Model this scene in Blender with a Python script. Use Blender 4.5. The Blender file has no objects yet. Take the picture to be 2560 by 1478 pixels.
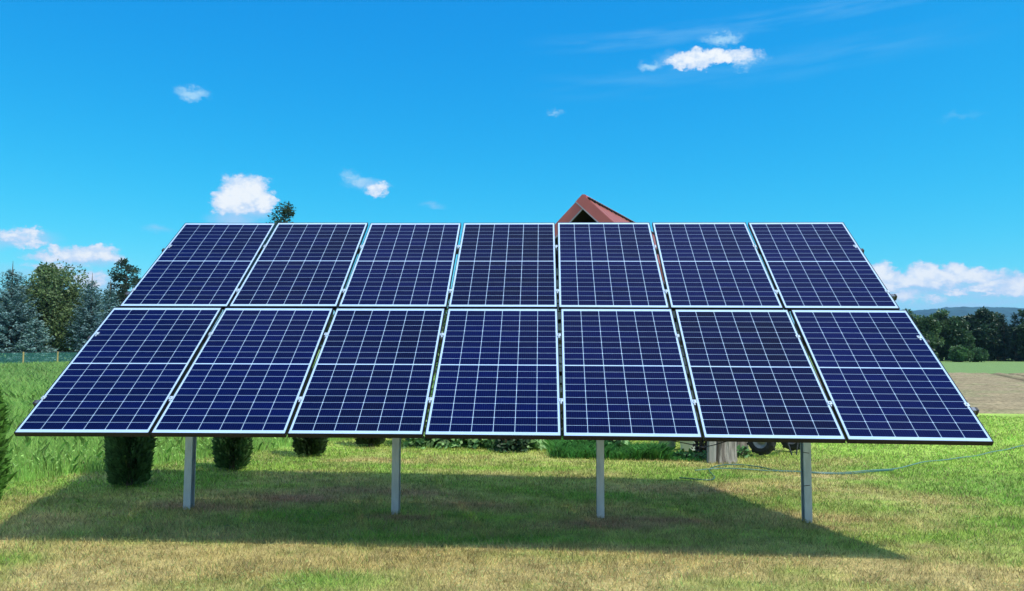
import bpy, math, random
import numpy as np
from mathutils import Vector, Matrix
rng = np.random.default_rng(7); random.seed(7)
S = bpy.context.scene
R = math.radians

# ------------------------------------------------------------------ camera, sky, sun, exposure
F_PX = 1945.04
CAM = np.array([0.36922, -5.96031, 1.6])
CR = np.array([0.9992915, 0.0375689, 0.0022550])
CU = np.array([0.000178062, -0.0646345, 0.9979090])
CW = np.array([-0.0376361, 0.9972016, 0.0645954])
cam = bpy.data.cameras.new('camera'); camo = bpy.data.objects.new('camera', cam)
S.collection.objects.link(camo); S.camera = camo
cam.sensor_width = 36; cam.lens = F_PX/2560*36; cam.clip_start = 0.05; cam.clip_end = 20000
camo.matrix_world = Matrix(((CR[0], CU[0], -CW[0], CAM[0]), (CR[1], CU[1], -CW[1], CAM[1]), (CR[2], CU[2], -CW[2], CAM[2]), (0, 0, 0, 1)))

SUN_DIR = Vector((0.52, -0.30, 1.0)).normalized()
sun_el = math.asin(SUN_DIR.z); sun_az = math.atan2(SUN_DIR.x, SUN_DIR.y)
sl = bpy.data.lights.new('sun', 'SUN'); sl.energy = 2.65; sl.angle = R(2.6); sl.color = (1, .95, .86)
so = bpy.data.objects.new('sun', sl); S.collection.objects.link(so)
so.rotation_euler = SUN_DIR.to_track_quat('Z', 'Y').to_euler()
S.view_settings.view_transform = 'Standard'; S.view_settings.look = 'None'
S.view_settings.exposure = 0.75; S.view_settings.gamma = 1

def ray(px, py):
    d = (px-1280)/F_PX*CR - (py-739)/F_PX*CU + CW
    return d
def azel(px, py):
    d = ray(px, py); d = d/np.linalg.norm(d)
    return math.atan2(d[0], d[1]), math.asin(d[2])
def at_y(px, py, y):
    d = ray(px, py); t = (y-CAM[1])/d[1]
    return CAM + t*d
def gz(x, y):
    return (0.014-0.0113*x)*np.exp(-(x*x+y*y)/300.0)
def gp(px, py):
    z = 0.0
    for i in range(6):
        d = ray(px, py); t = (z-CAM[2])/d[2]; p = CAM+t*d; z = float(gz(p[0], p[1]))
    return p

W = bpy.data.worlds.new('World'); S.world = W; W.use_nodes = True
def build_world():
    nt = W.node_tree; N = nt.nodes; Lk = nt.links
    bg = N['Background']
    def nd(t, **k):
        n = N.new(t)
        for a, b in k.items(): setattr(n, a, b)
        return n
    def M(op, a, b=None, c=None, clamp=False):
        n = nd('ShaderNodeMath', operation=op); n.use_clamp = clamp
        for i, v in enumerate((a, b, c)):
            if v is None: continue
            if isinstance(v, (int, float)): n.inputs[i].default_value = v
            else: Lk.new(v, n.inputs[i])
        return n.outputs[0]
    def VM(op, a, b=None, out=0):
        n = nd('ShaderNodeVectorMath', operation=op)
        for i, v in enumerate((a, b)):
            if v is None: continue
            if isinstance(v, tuple): n.inputs[i].default_value = v
            else: Lk.new(v, n.inputs[i])
        return n.outputs[out]
    sky = nd('ShaderNodeTexSky', sky_type='NISHITA'); sky.sun_disc = False
    sky.sun_elevation = sun_el; sky.sun_rotation = sun_az
    sky.air_density = 1.0; sky.dust_density = 0.5; sky.ozone_density = 2.5; sky.altitude = 200
    # the deep cyan cast of the photographed sky: per-channel response of the sky colour
    sep = nd('ShaderNodeSeparateColor'); Lk.new(sky.outputs[0], sep.inputs[0])
    comb = nd('ShaderNodeCombineColor')
    for i, (g, m) in enumerate(SKY_GRADE):
        v = M('POWER', M('MULTIPLY', sep.outputs[i], 0.1), g)
        Lk.new(M('MULTIPLY', v, m*10), comb.inputs[i])
    tc = nd('ShaderNodeTexCoord'); v = tc.outputs['Generated']
    sx = nd('ShaderNodeSeparateXYZ'); Lk.new(v, sx.inputs[0])
    az = M('ARCTAN2', sx.outputs[0], sx.outputs[1]); el = M('ARCSINE', sx.outputs[2])
    cb = nd('ShaderNodeCombineXYZ'); Lk.new(az, cb.inputs[0]); Lk.new(el, cb.inputs[1])
    def warp(scale, amt, base, detail=7, rough=.62, sc=(1, 1.3, 1)):
        n = nd('ShaderNodeTexNoise'); n.inputs['Scale'].default_value = scale
        n.inputs['Detail'].default_value = detail; n.inputs['Roughness'].default_value = rough
        Lk.new(VM('MULTIPLY', base, sc), n.inputs['Vector'])
        return VM('MULTIPLY', VM('SUBTRACT', n.outputs['Color'], (.5, .5, .5)), (amt, amt*.8, 0))
    P0 = cb.outputs[0]
    Pw = VM('ADD', P0, warp(26, .034, P0)); Pf = VM('ADD', VM('ADD', P0, warp(42, .036, P0)), warp(150, .014, P0))
    def field(blobs, P):
        cur = None
        for (px, py, rx, ry, w) in blobs:
            a, e = azel(px, py)
            d = VM('MULTIPLY', VM('SUBTRACT', P, (a, e, 0)), (F_PX/rx, F_PX/ry, 0))
            l = VM('LENGTH', d, None, 1)
            f = M('MULTIPLY', M('SUBTRACT', 1.0, l), w)
            cur = f if cur is None else M('SMOOTH_MAX', cur, f, .12)
        return cur
    def sstep(x, lo, hi, mx=1.0):
        n = nd('ShaderNodeMapRange', interpolation_type='SMOOTHSTEP')
        Lk.new(x, n.inputs[0]); n.inputs[1].default_value = lo; n.inputs[2].default_value = hi; n.inputs[4].default_value = mx
        return n.outputs[0]
    def over(base, fac, col):
        n = nd('ShaderNodeMix', data_type='RGBA'); Lk.new(fac, n.inputs[0]); Lk.new(base, n.inputs[6]); n.inputs[7].default_value = (*[c*10 for c in col], 1)
        return n.outputs[2]
    # white (sunlit) bodies, lilac (shaded) undersides, thin wisps
    white = [(605, 485, 62, 44, 1), (640, 478, 45, 40, 1), (570, 505, 42, 34, 1), (660, 508, 30, 22, 1), (575, 480, 30, 25, 1),
             (1735, 148, 62, 20, .8), (1800, 142, 75, 22, .8), (1860, 143, 45, 18, .5), (1690, 158, 32, 12, .6),
             (942, 477, 34, 14, .55),
             (35, 590, 50, 14, .5), (80, 608, 34, 12, .55), (70, 578, 26, 9, .5),
             (140, 624, 24, 10, .55), (205, 636, 64, 24, .6), (262, 636, 38, 22, .65), (232, 622, 30, 14, .6), (120, 642, 42, 14, .5),
             (2205, 684, 42, 32, 1), (2196, 710, 36, 26, .8), (2310, 688, 48, 30, .9), (2275, 702, 46, 22, .8), (2378, 688, 40, 26, .9), (2425, 692, 48, 24, .75), (2470, 692, 46, 18, .5),
             (2345, 708, 60, 14, .5), (2484, 712, 38, 13, .7), (2458, 724, 28, 9, .7), (2395, 727, 34, 8, .6), (2548, 712, 36, 26, .7), (2535, 725, 50, 16, .6), (2260, 742, 44, 16, .45), (2330, 745, 30, 10, .3),
             (225, 700, 40, 20, .55), (130, 668, 70, 10, .35), (2800, 690, 160, 40, .8), (3200, 700, 200, 50, .8), (-300, 620, 160, 40, .7), (-700, 660, 200, 50, .7)]
    shade = [(585, 545, 72, 42, .62), (640, 520, 50, 36, .7), (55, 600, 90, 26, .62), (200, 648, 120, 26, .62), (235, 715, 90, 45, .6), (100, 680, 150, 20, .35),
             (2330, 716, 170, 30, .7), (2480, 735, 180, 26, .5), (2420, 760, 320, 20, .5), (2230, 725, 80, 46, .6), (2540, 712, 60, 30, .7),
             (920, 465, 60, 18, .35), (398, 575, 40, 12, .3), (1080, 516, 40, 9, .25), (2900, 730, 400, 60, .8)]
    wisp = [(1805, 97, 62, 16, .62), (1630, 165, 40, 17, .62), (1865, 150, 60, 22, .6), (478, 233, 46, 18, .62), (905, 452, 40, 17, .6), (880, 440, 28, 14, .5),
            (870, 432, 26, 12, .35), (942, 472, 46, 18, .55), (1385, 285, 26, 7, .35), (2400, 290, 60, 9, .15), (1690, 150, 90, 26, .3)]
    base = comb.outputs[0]
    # long thin cirrus streaks climbing to the right
    a0, e0 = azel(1300, 130); a1, e1 = azel(2250, 0); ang = math.atan2(e1-e0, a1-a0)
    mp = nd('ShaderNodeVectorRotate', rotation_type='Z_AXIS'); Lk.new(VM('SUBTRACT', P0, (a0, e0, 0)), mp.inputs[0]); mp.inputs['Angle'].default_value = -ang
    st = VM('MULTIPLY', mp.outputs[0], (1, 9, 1))
    ns = nd('ShaderNodeTexNoise'); ns.inputs['Scale'].default_value = 7; ns.inputs['Detail'].default_value = 5; ns.inputs['Roughness'].default_value = .55; Lk.new(st, ns.inputs['Vector'])
    sr = nd('ShaderNodeSeparateXYZ'); Lk.new(VM('ADD', mp.outputs[0], warp(9, .02, P0, 3)), sr.inputs[0])
    s1 = M('SUBTRACT', 1.0, M('DIVIDE', M('ABSOLUTE', M('SUBTRACT', sr.outputs[1], .006)), .014), clamp=True)
    s2 = M('SUBTRACT', .45, M('DIVIDE', M('ABSOLUTE', M('ADD', sr.outputs[1], .045)), .05), clamp=True)
    band = M('MULTIPLY', M('ADD', s1, s2), M('MULTIPLY', sstep(sr.outputs[0], -.02, .14), M('SUBTRACT', 1.0, sstep(sr.outputs[0], .38, .62))))
    cir = M('MULTIPLY', band, sstep(ns.outputs[0], .34, .72, .30))
    base = over(base, cir, (.22, .42, .58))
    # unseen cloud added overhead and behind the camera to brighten the shadow
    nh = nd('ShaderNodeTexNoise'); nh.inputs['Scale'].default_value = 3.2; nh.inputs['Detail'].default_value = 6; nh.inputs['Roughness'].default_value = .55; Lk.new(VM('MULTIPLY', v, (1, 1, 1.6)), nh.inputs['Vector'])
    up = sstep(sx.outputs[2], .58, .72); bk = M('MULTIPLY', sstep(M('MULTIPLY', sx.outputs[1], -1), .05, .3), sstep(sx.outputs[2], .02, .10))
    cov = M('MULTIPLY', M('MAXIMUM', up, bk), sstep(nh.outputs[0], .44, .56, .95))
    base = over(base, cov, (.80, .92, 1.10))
    base = over(base, sstep(field(wisp, Pf), -.02, .62, .85), (.26, .44, .58))
    base = over(base, sstep(field(shade, Pw), -.05, .6, .75), (.27, .39, .56))
    wf = field(white, Pf)
    nb = nd('ShaderNodeTexNoise'); nb.inputs['Scale'].default_value = 62; nb.inputs['Detail'].default_value = 6; nb.inputs['Roughness'].default_value = .6; Lk.new(VM('ADD', VM('MULTIPLY', P0, (1, 1.5, 1)), (0, .006, 0)), nb.inputs['Vector'])
    wn = M('ADD', wf, M('MULTIPLY', M('SUBTRACT', nb.outputs[0], .5), 1.6))
    base = over(base, sstep(M('ADD', wf, M('MULTIPLY', M('SUBTRACT', nb.outputs[0], .5), .55)), -.06, .30, .96), CLOUD_MID)
    base = over(base, sstep(wn, .12, .70, .92), CLOUD_TOP)
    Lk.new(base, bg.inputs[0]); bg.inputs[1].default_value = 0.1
SKY_GRADE = ((2.8, 1.1), (.90, .78), (.36, .70))
CLOUD_MID = (.37, .46, .58); CLOUD_TOP = (.56, .585, .60)
build_world()
W.cycles.sampling_method = 'MANUAL'; W.cycles.sample_map_resolution = 512

# ------------------------------------------------------------------ helpers
COL = S.collection
def link(o, parent=None):
    COL.objects.link(o)
    if parent is not None: o.parent = parent
    return o
def tag(o, label, cat, group=None, kind=None):
    if label: o['label'] = label
    if cat: o['category'] = cat
    if group: o['group'] = group
    if kind: o['kind'] = kind
    return o
def empty(name, loc, rz=0):
    o = bpy.data.objects.new(name, None); o.empty_display_size = .2
    o.location = loc; o.rotation_euler = (0, 0, rz)
    return link(o)
def mesh_np(name, V, Fc, mat, parent=None, cols=None, smooth=False, k=None):
    """V (n,3), Fc (m,k) array of polygons with k corners"""
    V = np.asarray(V, dtype=np.float32); Fc = np.asarray(Fc, dtype=np.int32); k = Fc.shape[1]
    me = bpy.data.meshes.new(name)
    me.vertices.add(len(V)); me.vertices.foreach_set('co', V.ravel())
    me.loops.add(Fc.size); me.loops.foreach_set('vertex_index', Fc.ravel())
    me.polygons.add(len(Fc)); me.polygons.foreach_set('loop_start', np.arange(0, Fc.size, k, dtype=np.int32))
    if smooth: me.polygons.foreach_set('use_smooth', np.ones(len(Fc), dtype=bool))
    if cols is not None:
        c = np.ones((len(V), 4), dtype=np.float32); c[:, :3] = cols
        a = me.color_attributes.new('Col', 'FLOAT_COLOR', 'POINT'); a.data.foreach_set('color', c.ravel())
    me.update(calc_edges=True); me.validate()
    me.materials.append(mat)
    return link(bpy.data.objects.new(name, me), parent)
class MB:
    def __init__(s): s.v = []; s.f = []; s.sm = []
    def add(s, vs, fs, sm=False):
        b = len(s.v); s.v += [tuple(map(float, q)) for q in vs]
        for f in fs: s.f.append([b+i for i in f]); s.sm.append(sm)
    def box(s, c, size, rot=None, bev=0.0):
        hx, hy, hz = [q/2 for q in size]; b = min(bev, hx*.9, hy*.9, hz*.9)
        vs = []; c = Vector(c)
        if b <= 0:
            vs = [Vector((x, y, z)) for z in (-hz, hz) for x, y in ((-hx, -hy), (hx, -hy), (hx, hy), (-hx, hy))]
            fs = [(3, 2, 1, 0), (4, 5, 6, 7), (0, 1, 5, 4), (1, 2, 6, 5), (2, 3, 7, 6), (3, 0, 4, 7)]
        else:
            ring = lambda ax, ay, z: [Vector((x, y, z)) for x, y in ((-ax+b, -ay), (ax-b, -ay), (ax, -ay+b), (ax, ay-b), (ax-b, ay), (-ax+b, ay), (-ax, ay-b), (-ax, -ay+b))]
            def inset(z): return [Vector((x, y, z)) for x, y in ((-hx+b, -hy+b), (hx-b, -hy+b), (hx-b, -hy+b), (hx-b, hy-b), (hx-b, hy-b), (-hx+b, hy-b), (-hx+b, hy-b), (-hx+b, -hy+b))]
            vs = [Vector((x, y, -hz)) for x, y in ((-hx+b, -hy+b), (hx-b, -hy+b), (hx-b, hy-b), (-hx+b, hy-b))]
            vs += ring(hx, hy, -hz+b) + ring(hx, hy, hz-b)
            vs += [Vector((x, y, hz)) for x, y in ((-hx+b, -hy+b), (hx-b, -hy+b), (hx-b, hy-b), (-hx+b, hy-b))]
            fs = [(3, 2, 1, 0), (20, 21, 22, 23)]
            for i in range(8): j = (i+1) % 8; fs.append((4+i, 4+j, 12+j, 12+i))
            for k in range(4):
                i = 2*k; n = (k+1) % 4
                fs.append((k, n, 4+i+1, 4+i)); fs.append((n, 4+(i+2) % 8, 4+i+1))
                fs.append((20+n, 20+k, 12+i, 12+i+1)); fs.append((20+n, 12+i+1, 12+(i+2) % 8))
        if rot is not None: vs = [rot @ q for q in vs]
        s.add([q+c for q in vs], fs)
    def tube(s, pts, rad, n=8, cap=True, sm=True):
        pts = [Vector(p) for p in pts]; rads = [float(q) for q in rad] if hasattr(rad, '__len__') else [float(rad)]*len(pts)
        rings = []; up = None
        for i, p in enumerate(pts):
            d = (pts[min(i+1, len(pts)-1)]-pts[max(i-1, 0)]).normalized()
            if up is None: up = Vector((0, 0, 1)) if abs(d.z) < .9 else Vector((1, 0, 0))
            x = d.cross(up).normalized(); up = x.cross(d).normalized()
            rings.append([p+rads[i]*(math.cos(2*math.pi*k/n)*x+math.sin(2*math.pi*k/n)*up) for k in range(n)])
        vs = [q for r_ in rings for q in r_]; fs = []
        for i in range(len(pts)-1):
            for k in range(n):
                k2 = (k+1) % n; fs.append((i*n+k, i*n+k2, (i+1)*n+k2, (i+1)*n+k))
        s.add(vs, fs, sm)
        if cap: s.add(rings[0][::-1], [tuple(range(n))]); s.add(rings[-1], [tuple(range(n))])
    def lathe(s, prof, n=24, M=None, sm=True):
        vs = []; fs = []
        for (r_, z) in prof:
            for k in range(n):
                a = 2*math.pi*k/n; q = Vector((r_*math.cos(a), r_*math.sin(a), z)); vs.append(M @ q if M else q)
        m = len(prof)
        for i in range(m-1):
            for k in range(n):
                k2 = (k+1) % n; fs.append((i*n+k, i*n+k2, (i+1)*n+k2, (i+1)*n+k))
        s.add(vs, fs, sm)
    def build(s, name, mat, parent=None):
        me = bpy.data.meshes.new(name); me.from_pydata(s.v, [], s.f)
        me.polygons.foreach_set('use_smooth', s.sm); me.materials.append(mat); me.update()
        return link(bpy.data.objects.new(name, me), parent)

def h2(ix, iy, seed):
    n = (ix.astype(np.int64)*374761393 + iy.astype(np.int64)*668265263 + seed*1442695041) & 0xffffffff
    n = ((n ^ (n >> 13))*1274126177) & 0xffffffff
    return ((n ^ (n >> 16)) & 0xffffff)/float(0xffffff)
def vnoise(x, y, seed=0):
    ix = np.floor(x); iy = np.floor(y); fx = x-ix; fy = y-iy
    fx = fx*fx*(3-2*fx); fy = fy*fy*(3-2*fy); ix = ix.astype(np.int64); iy = iy.astype(np.int64)
    a = h2(ix, iy, seed); b = h2(ix+1, iy, seed); c = h2(ix, iy+1, seed); d = h2(ix+1, iy+1, seed)
    return a+(b-a)*fx+(c-a)*fy+(a-b-c+d)*fx*fy
def fbm(x, y, seed=0, o=4):
    x = np.asarray(x, float); y = np.asarray(y, float); s = 0; a = .5; t = 0
    for i in range(o): s = s+a*vnoise(x*2**i+i*17.3, y*2**i-i*9.1, seed+i); t += a; a *= .55
    return s/t
def sst(x, a, b):
    t = np.clip((x-a)/(b-a), 0, 1); return t*t*(3-2*t)

# ------------------------------------------------------------------ materials
def mat_new(name):
    m = bpy.data.materials.new(name); m.use_nodes = True
    return m, m.node_tree, m.node_tree.nodes['Principled BSDF']
def mat_noise(name, c1, c2, scale=8, rough=.6, metal=0, bump=0, bscale=None, stretch=(1, 1, 1), detail=5, coat=0, spec=.5, lo=.3, hi=.7):
    m, nt, b = mat_new(name); N = nt.nodes; L = nt.links
    tc = N.new('ShaderNodeTexCoord'); mp = N.new('ShaderNodeMapping'); mp.inputs['Scale'].default_value = stretch
    L.new(tc.outputs['Object'], mp.inputs[0])
    n = N.new('ShaderNodeTexNoise'); n.inputs['Scale'].default_value = scale; n.inputs['Detail'].default_value = detail
    L.new(mp.outputs[0], n.inputs['Vector'])
    r = N.new('ShaderNodeMapRange'); r.inputs[1].default_value = lo; r.inputs[2].default_value = hi; L.new(n.outputs[0], r.inputs[0])
    x = N.new('ShaderNodeMix'); x.data_type = 'RGBA'; x.inputs[6].default_value = (*c1, 1); x.inputs[7].default_value = (*c2, 1)
    L.new(r.outputs[0], x.inputs[0]); L.new(x.outputs[2], b.inputs['Base Color'])
    b.inputs['Roughness'].default_value = rough; b.inputs['Metallic'].default_value = metal
    b.inputs['Coat Weight'].default_value = coat; b.inputs['Specular IOR Level'].default_value = spec
    if bump:
        n2 = N.new('ShaderNodeTexNoise'); n2.inputs['Scale'].default_value = bscale or scale*3; n2.inputs['Detail'].default_value = 6
        L.new(mp.outputs[0], n2.inputs['Vector'])
        bp = N.new('ShaderNodeBump'); bp.inputs['Strength'].default_value = bump; bp.inputs['Distance'].default_value = .02
        L.new(n2.outputs[0], bp.inputs['Height']); L.new(bp.outputs[0], b.inputs['Normal'])
    return m
def mat_attr(name, rough=.7, transl=.0, spec=.3, fine=0.0, fscale=40):
    m, nt, b = mat_new(name); N = nt.nodes; L = nt.links
    a = N.new('ShaderNodeAttribute'); a.attribute_name = 'Col'; out = a.outputs['Color']
    if fine:
        tc = N.new('ShaderNodeTexCoord'); n = N.new('ShaderNodeTexNoise'); n.inputs['Scale'].default_value = fscale; n.inputs['Detail'].default_value = 8; n.inputs['Roughness'].default_value = .7
        L.new(tc.outputs['Object'], n.inputs['Vector'])
        r = N.new('ShaderNodeMapRange'); r.inputs[1].default_value = .3; r.inputs[2].default_value = .7; r.inputs[3].default_value = 1-fine; r.inputs[4].default_value = 1+fine
        L.new(n.outputs[0], r.inputs[0])
        v = N.new('ShaderNodeVectorMath'); v.operation = 'SCALE'; L.new(out, v.inputs[0]); L.new(r.outputs[0], v.inputs['Scale']); out = v.outputs[0]
        bp = N.new('ShaderNodeBump'); bp.inputs['Strength'].default_value = .8; bp.inputs['Distance'].default_value = .03
        L.new(n.outputs[0], bp.inputs['Height']); L.new(bp.outputs[0], b.inputs['Normal'])
    L.new(out, b.inputs['Base Color']); b.inputs['Roughness'].default_value = rough; b.inputs['Specular IOR Level'].default_value = spec
    if transl:
        t = N.new('ShaderNodeBsdfTranslucent'); L.new(out, t.inputs[0]); mx = N.new('ShaderNodeMixShader'); mx.inputs[0].default_value = transl
        L.new(b.outputs[0], mx.inputs[1]); L.new(t.outputs[0], mx.inputs[2]); L.new(mx.outputs[0], N['Material Output'].inputs[0])
    return m
M_ground = mat_attr('soil and turf', .9, 0, .1, .35, 30)
M_blade = mat_attr('grass blade', .6, .42, .2)
M_leaf = mat_attr('leaf', .5, .3, .35)
M_needle = mat_attr('conifer foliage', .6, .12, .25)
M_bark = mat_noise('bark', (.07, .05, .035), (.16, .13, .10), 6, .9, bump=.8, stretch=(1, 1, .25))
M_galv = mat_noise('galvanised steel', (.40, .44, .48), (.56, .60, .64), 18, .42, .35, stretch=(1, 1, .3), bump=.05)
M_galv_dark = mat_noise('aluminium rail', (.10, .12, .15), (.16, .18, .22), 12, .4, .6)
M_frame = mat_noise('black anodised frame', (.003, .004, .008), (.006, .007, .012), 20, .4, 0, spec=.3)
M_clamp = mat_noise('bright aluminium clamp', (.42, .50, .60), (.55, .63, .72), 30, .35, .4)
M_black = mat_noise('black plastic', (.012, .012, .014), (.03, .03, .032), 30, .5)

def mat_panel():
    m, nt, b = mat_new('solar cell'); N = nt.nodes; L = nt.links
    uv = N.new('ShaderNodeUVMap'); uv.uv_map = 'UVMap'
    sx = N.new('ShaderNodeSeparateXYZ'); L.new(uv.outputs[0], sx.inputs[0])
    def Mt(op, a, b_=None, clamp=False):
        n = N.new('ShaderNodeMath'); n.operation = op; n.use_clamp = clamp
        for i, v in enumerate((a, b_)):
            if v is None: continue
            if isinstance(v, (int, float)): n.inputs[i].default_value = v
            else: L.new(v, n.inputs[i])
        return n.outputs[0]
    # nine thin silver busbars per cell
    fr = Mt('FRACT', Mt('MULTIPLY', sx.outputs[0], 9.0))
    bus = Mt('LESS_THAN', Mt('ABSOLUTE', Mt('SUBTRACT', fr, .5)), .035)
    # cell to cell tone
    at = N.new('ShaderNodeAttribute'); at.attribute_name = 'tone'; tone = at.outputs['Fac']
    tc = N.new('ShaderNodeTexCoord'); n = N.new('ShaderNodeTexNoise'); n.inputs['Scale'].default_value = 1.3; n.inputs['Detail'].default_value = 3; L.new(tc.outputs['Object'], n.inputs['Vector'])
    oi = N.new('ShaderNodeObjectInfo')
    mixf = Mt('ADD', Mt('MULTIPLY', tone, .35), Mt('ADD', Mt('MULTIPLY', n.outputs[0], .3), Mt('MULTIPLY', oi.outputs['Random'], .45)))
    x = N.new('ShaderNodeMix'); x.data_type = 'RGBA'; x.inputs[6].default_value = (.0001, .0012, .010, 1); x.inputs[7].default_value = (.0002, .0032, .056, 1); L.new(mixf, x.inputs[0])
    y = N.new('ShaderNodeMix'); y.data_type = 'RGBA'; L.new(Mt('MULTIPLY', bus, .5), y.inputs[0]); L.new(x.outputs[2], y.inputs[6]); y.inputs[7].default_value = (.02, .055, .20, 1)
    L.new(y.outputs[2], b.inputs['Base Color']); b.inputs['Roughness'].default_value = .35; b.inputs['Specular IOR Level'].default_value = .03
    b.inputs['Coat Weight'].default_value = .03; b.inputs['Coat Roughness'].default_value = .06
    return m
M_cell = mat_panel()
M_back = mat_noise('white backsheet under glass', (.34, .48, .68), (.38, .53, .73), 3, .3, coat=.2)

# ------------------------------------------------------------------ ground
def field_front(x): return 13.6+.10*(x-11)+.4*np.sin(x*.23)
def blob(x, y, px, py, rx, ry):
    c = gp(px, py); return np.exp(-(((x-c[0])/rx)**2+((y-c[1])/ry)**2))
MEADOW_P = np.array([-4.55, 3.9]); MEADOW_D = np.array([.52, .854]); MEADOW_N = np.array([-.854, .52])
def meadow_mask(x, y):
    """1 in the uncut meadow to the left of the shrubs"""
    e = (x-MEADOW_P[0])*MEADOW_N[0]+(y-MEADOW_P[1])*MEADOW_N[1]
    return sst(e+.5*(fbm(x*.8, y*.8, 5)-.5), -.1, .35)
TAN = [(200, 1420, 1.0, .35), (760, 1412, .6, .25), (1290, 1425, .9, .35), (1720, 1410, .8, .35), (2330, 1420, 1.0, .4), (1250, 1365, 1.2, .12), (2200, 1300, .9, .55), (2350, 1240, .8, .5), (2050, 1190, .7, .3),
       (720, 1235, .7, .3), (1000, 1215, .6, .3), (1180, 1245, .7, .3), (1570, 1305, .7, .25), (1480, 1280, .5, .3), (1640, 1225, .9, .35), (2150, 1155, .8, .25), (1850, 1155, 1.1, .3), (1900, 1215, .9, .4), (450, 1255, .9, .2), (60, 1290, .6, .4), (1960, 1290, .5, .3), (1430, 1180, .8, .2), (900, 1150, .8, .2), (2000, 1130, .5, .2)]
GRN = [(850, 1450, .55, .3), (30, 1400, .4, .35), (1000, 1345, 1.2, .12), (1420, 1350, 1.0, .1), (300, 1210, .8, .25), (480, 1190, .8, .2), (1080, 1165, 1.2, .25), (650, 1165, .9, .3), (2500, 1180, 1.3, 1.2), (2560, 1330, .9, .7), (2450, 1120, 2.0, 1.2), (1230, 1290, .8, .2), (800, 1290, .7, .2), (1480, 1240, .5, .25), (1750, 1190, .6, .3), (2560, 1240, 1.0, .8), (1500, 1395, .5, .2), (2000, 1430, .3, .2)]
BRN = [(740, 1245, .45, .22, .8), (1020, 1230, .4, .16, .6), (860, 1225, .4, .2, .5), (1520, 1312, .5, .16, .8), (1660, 1300, .55, .13, .7), (1180, 1262, .4, .2, .5), (1000, 1292, .35, .1, .7), (500, 1265, .5, .15, .6), (1750, 1225, .6, .15, .4), (2040, 1318, .35, .1, .4)]
def lawn_color(x, y):
    dry = .40+.42*(1-sst(y, -.2, 1.0))-.16*sst(y, 3.2, 6.0)
    dry = dry + 1.05*(fbm(x*1.1, y*1.9, 11)-.5) + .95*(fbm(x*3.1, y*6.0, 12)-.5)
    for (px, py, rx, ry) in TAN: dry = dry+.42*blob(x, y, px, py, rx, ry)
    for (px, py, rx, ry) in GRN: dry = dry-.62*blob(x, y, px, py, rx, ry)
    dry = np.clip(dry-.48*sst(x, 4.4, 6.3), 0, 1)[..., None]
    t = fbm(x*.7, y*1.3, 21)[..., None]
    green = np.array([.17, .30, .055])*(1-t)+np.array([.32, .43, .075])*t
    tan = np.array([.41, .325, .115])*(1-t)+np.array([.57, .46, .21])*t
    far = sst(y, 4.0, 7.0)[..., None]
    green = green*(1-.5*far)+np.array([.44, .60, .11])*.5*far
    c = green*(1-dry)+tan*dry
    for (px, py, rx, ry, w) in BRN:      # dead reddish patches of turf
        m_ = (min(1, w*1.35)*np.clip(blob(x, y, px, py, rx, ry)*1.8*(fbm(x*4, y*7, 33)+.25), 0, 1))[..., None]; c = c*(1-m_)+np.array([.40, .245, .14])*m_
    v = (.50+1.0*fbm(x*7, y*12, 31))[..., None]
    return c*v
def meadow_color(x, y):
    t = fbm(x*.5, y*.5, 41)[..., None]; u = fbm(x*4, y*4, 42)[..., None]
    c = np.array([.25, .45, .10])*(1-t)+np.array([.40, .60, .15])*t
    d = sst(np.hypot(x, y), 10, 45)[..., None]
    c = c*(1-.45*d)+np.array([.24, .36, .13])*.45*d
    return c*(.7+.6*u)
def ground_color(x, y):
    m = meadow_mask(x, y)[..., None]
    l = lawn_color(x, y); far = sst(np.hypot(x, y), 14, 30)[..., None]
    l = l*(1-far)+np.array([.16, .25, .085])*far
    return l*(1-m)+meadow_color(x, y)*m*.75
def axis(lo, hi, step, ext):
    a = list(np.arange(lo, hi+1e-6, step)); s = step; p = hi; q = []
    while p < ext: s *= 1.16; p += s; q.append(p)
    s = step; p = lo; r = []
    while p > -ext: s *= 1.16; p -= s; r.append(p)
    return np.array(r[::-1]+a+q)
def grid_mesh(name, X, Y, Z, mat, cols, parent=None):
    ny, nx = X.shape; V = np.stack([X, Y, Z], -1).reshape(-1, 3)
    i = np.arange(ny-1)[:, None]*nx+np.arange(nx-1)[None, :]
    Fc = np.stack([i, i+1, i+nx+1, i+nx], -1).reshape(-1, 4)
    return mesh_np(name, V, Fc, mat, parent, cols.reshape(-1, 3), True)
gx = axis(-7.5, 8.5, .07, 4500); gy = axis(-2.0, 9.0, .07, 4500)
X, Y = np.meshgrid(gx, gy)
near = np.exp(-(X*X+Y*Y)/900)
Z = gz(X, Y)+near*(.03*(fbm(X*1.5, Y*1.5, 51)-.5)+.012*(fbm(X*8, Y*8, 52)-.5))-.01
tag(grid_mesh('ground', X, Y, Z, M_ground, ground_color(X, Y)), None, None, kind='structure')

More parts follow.
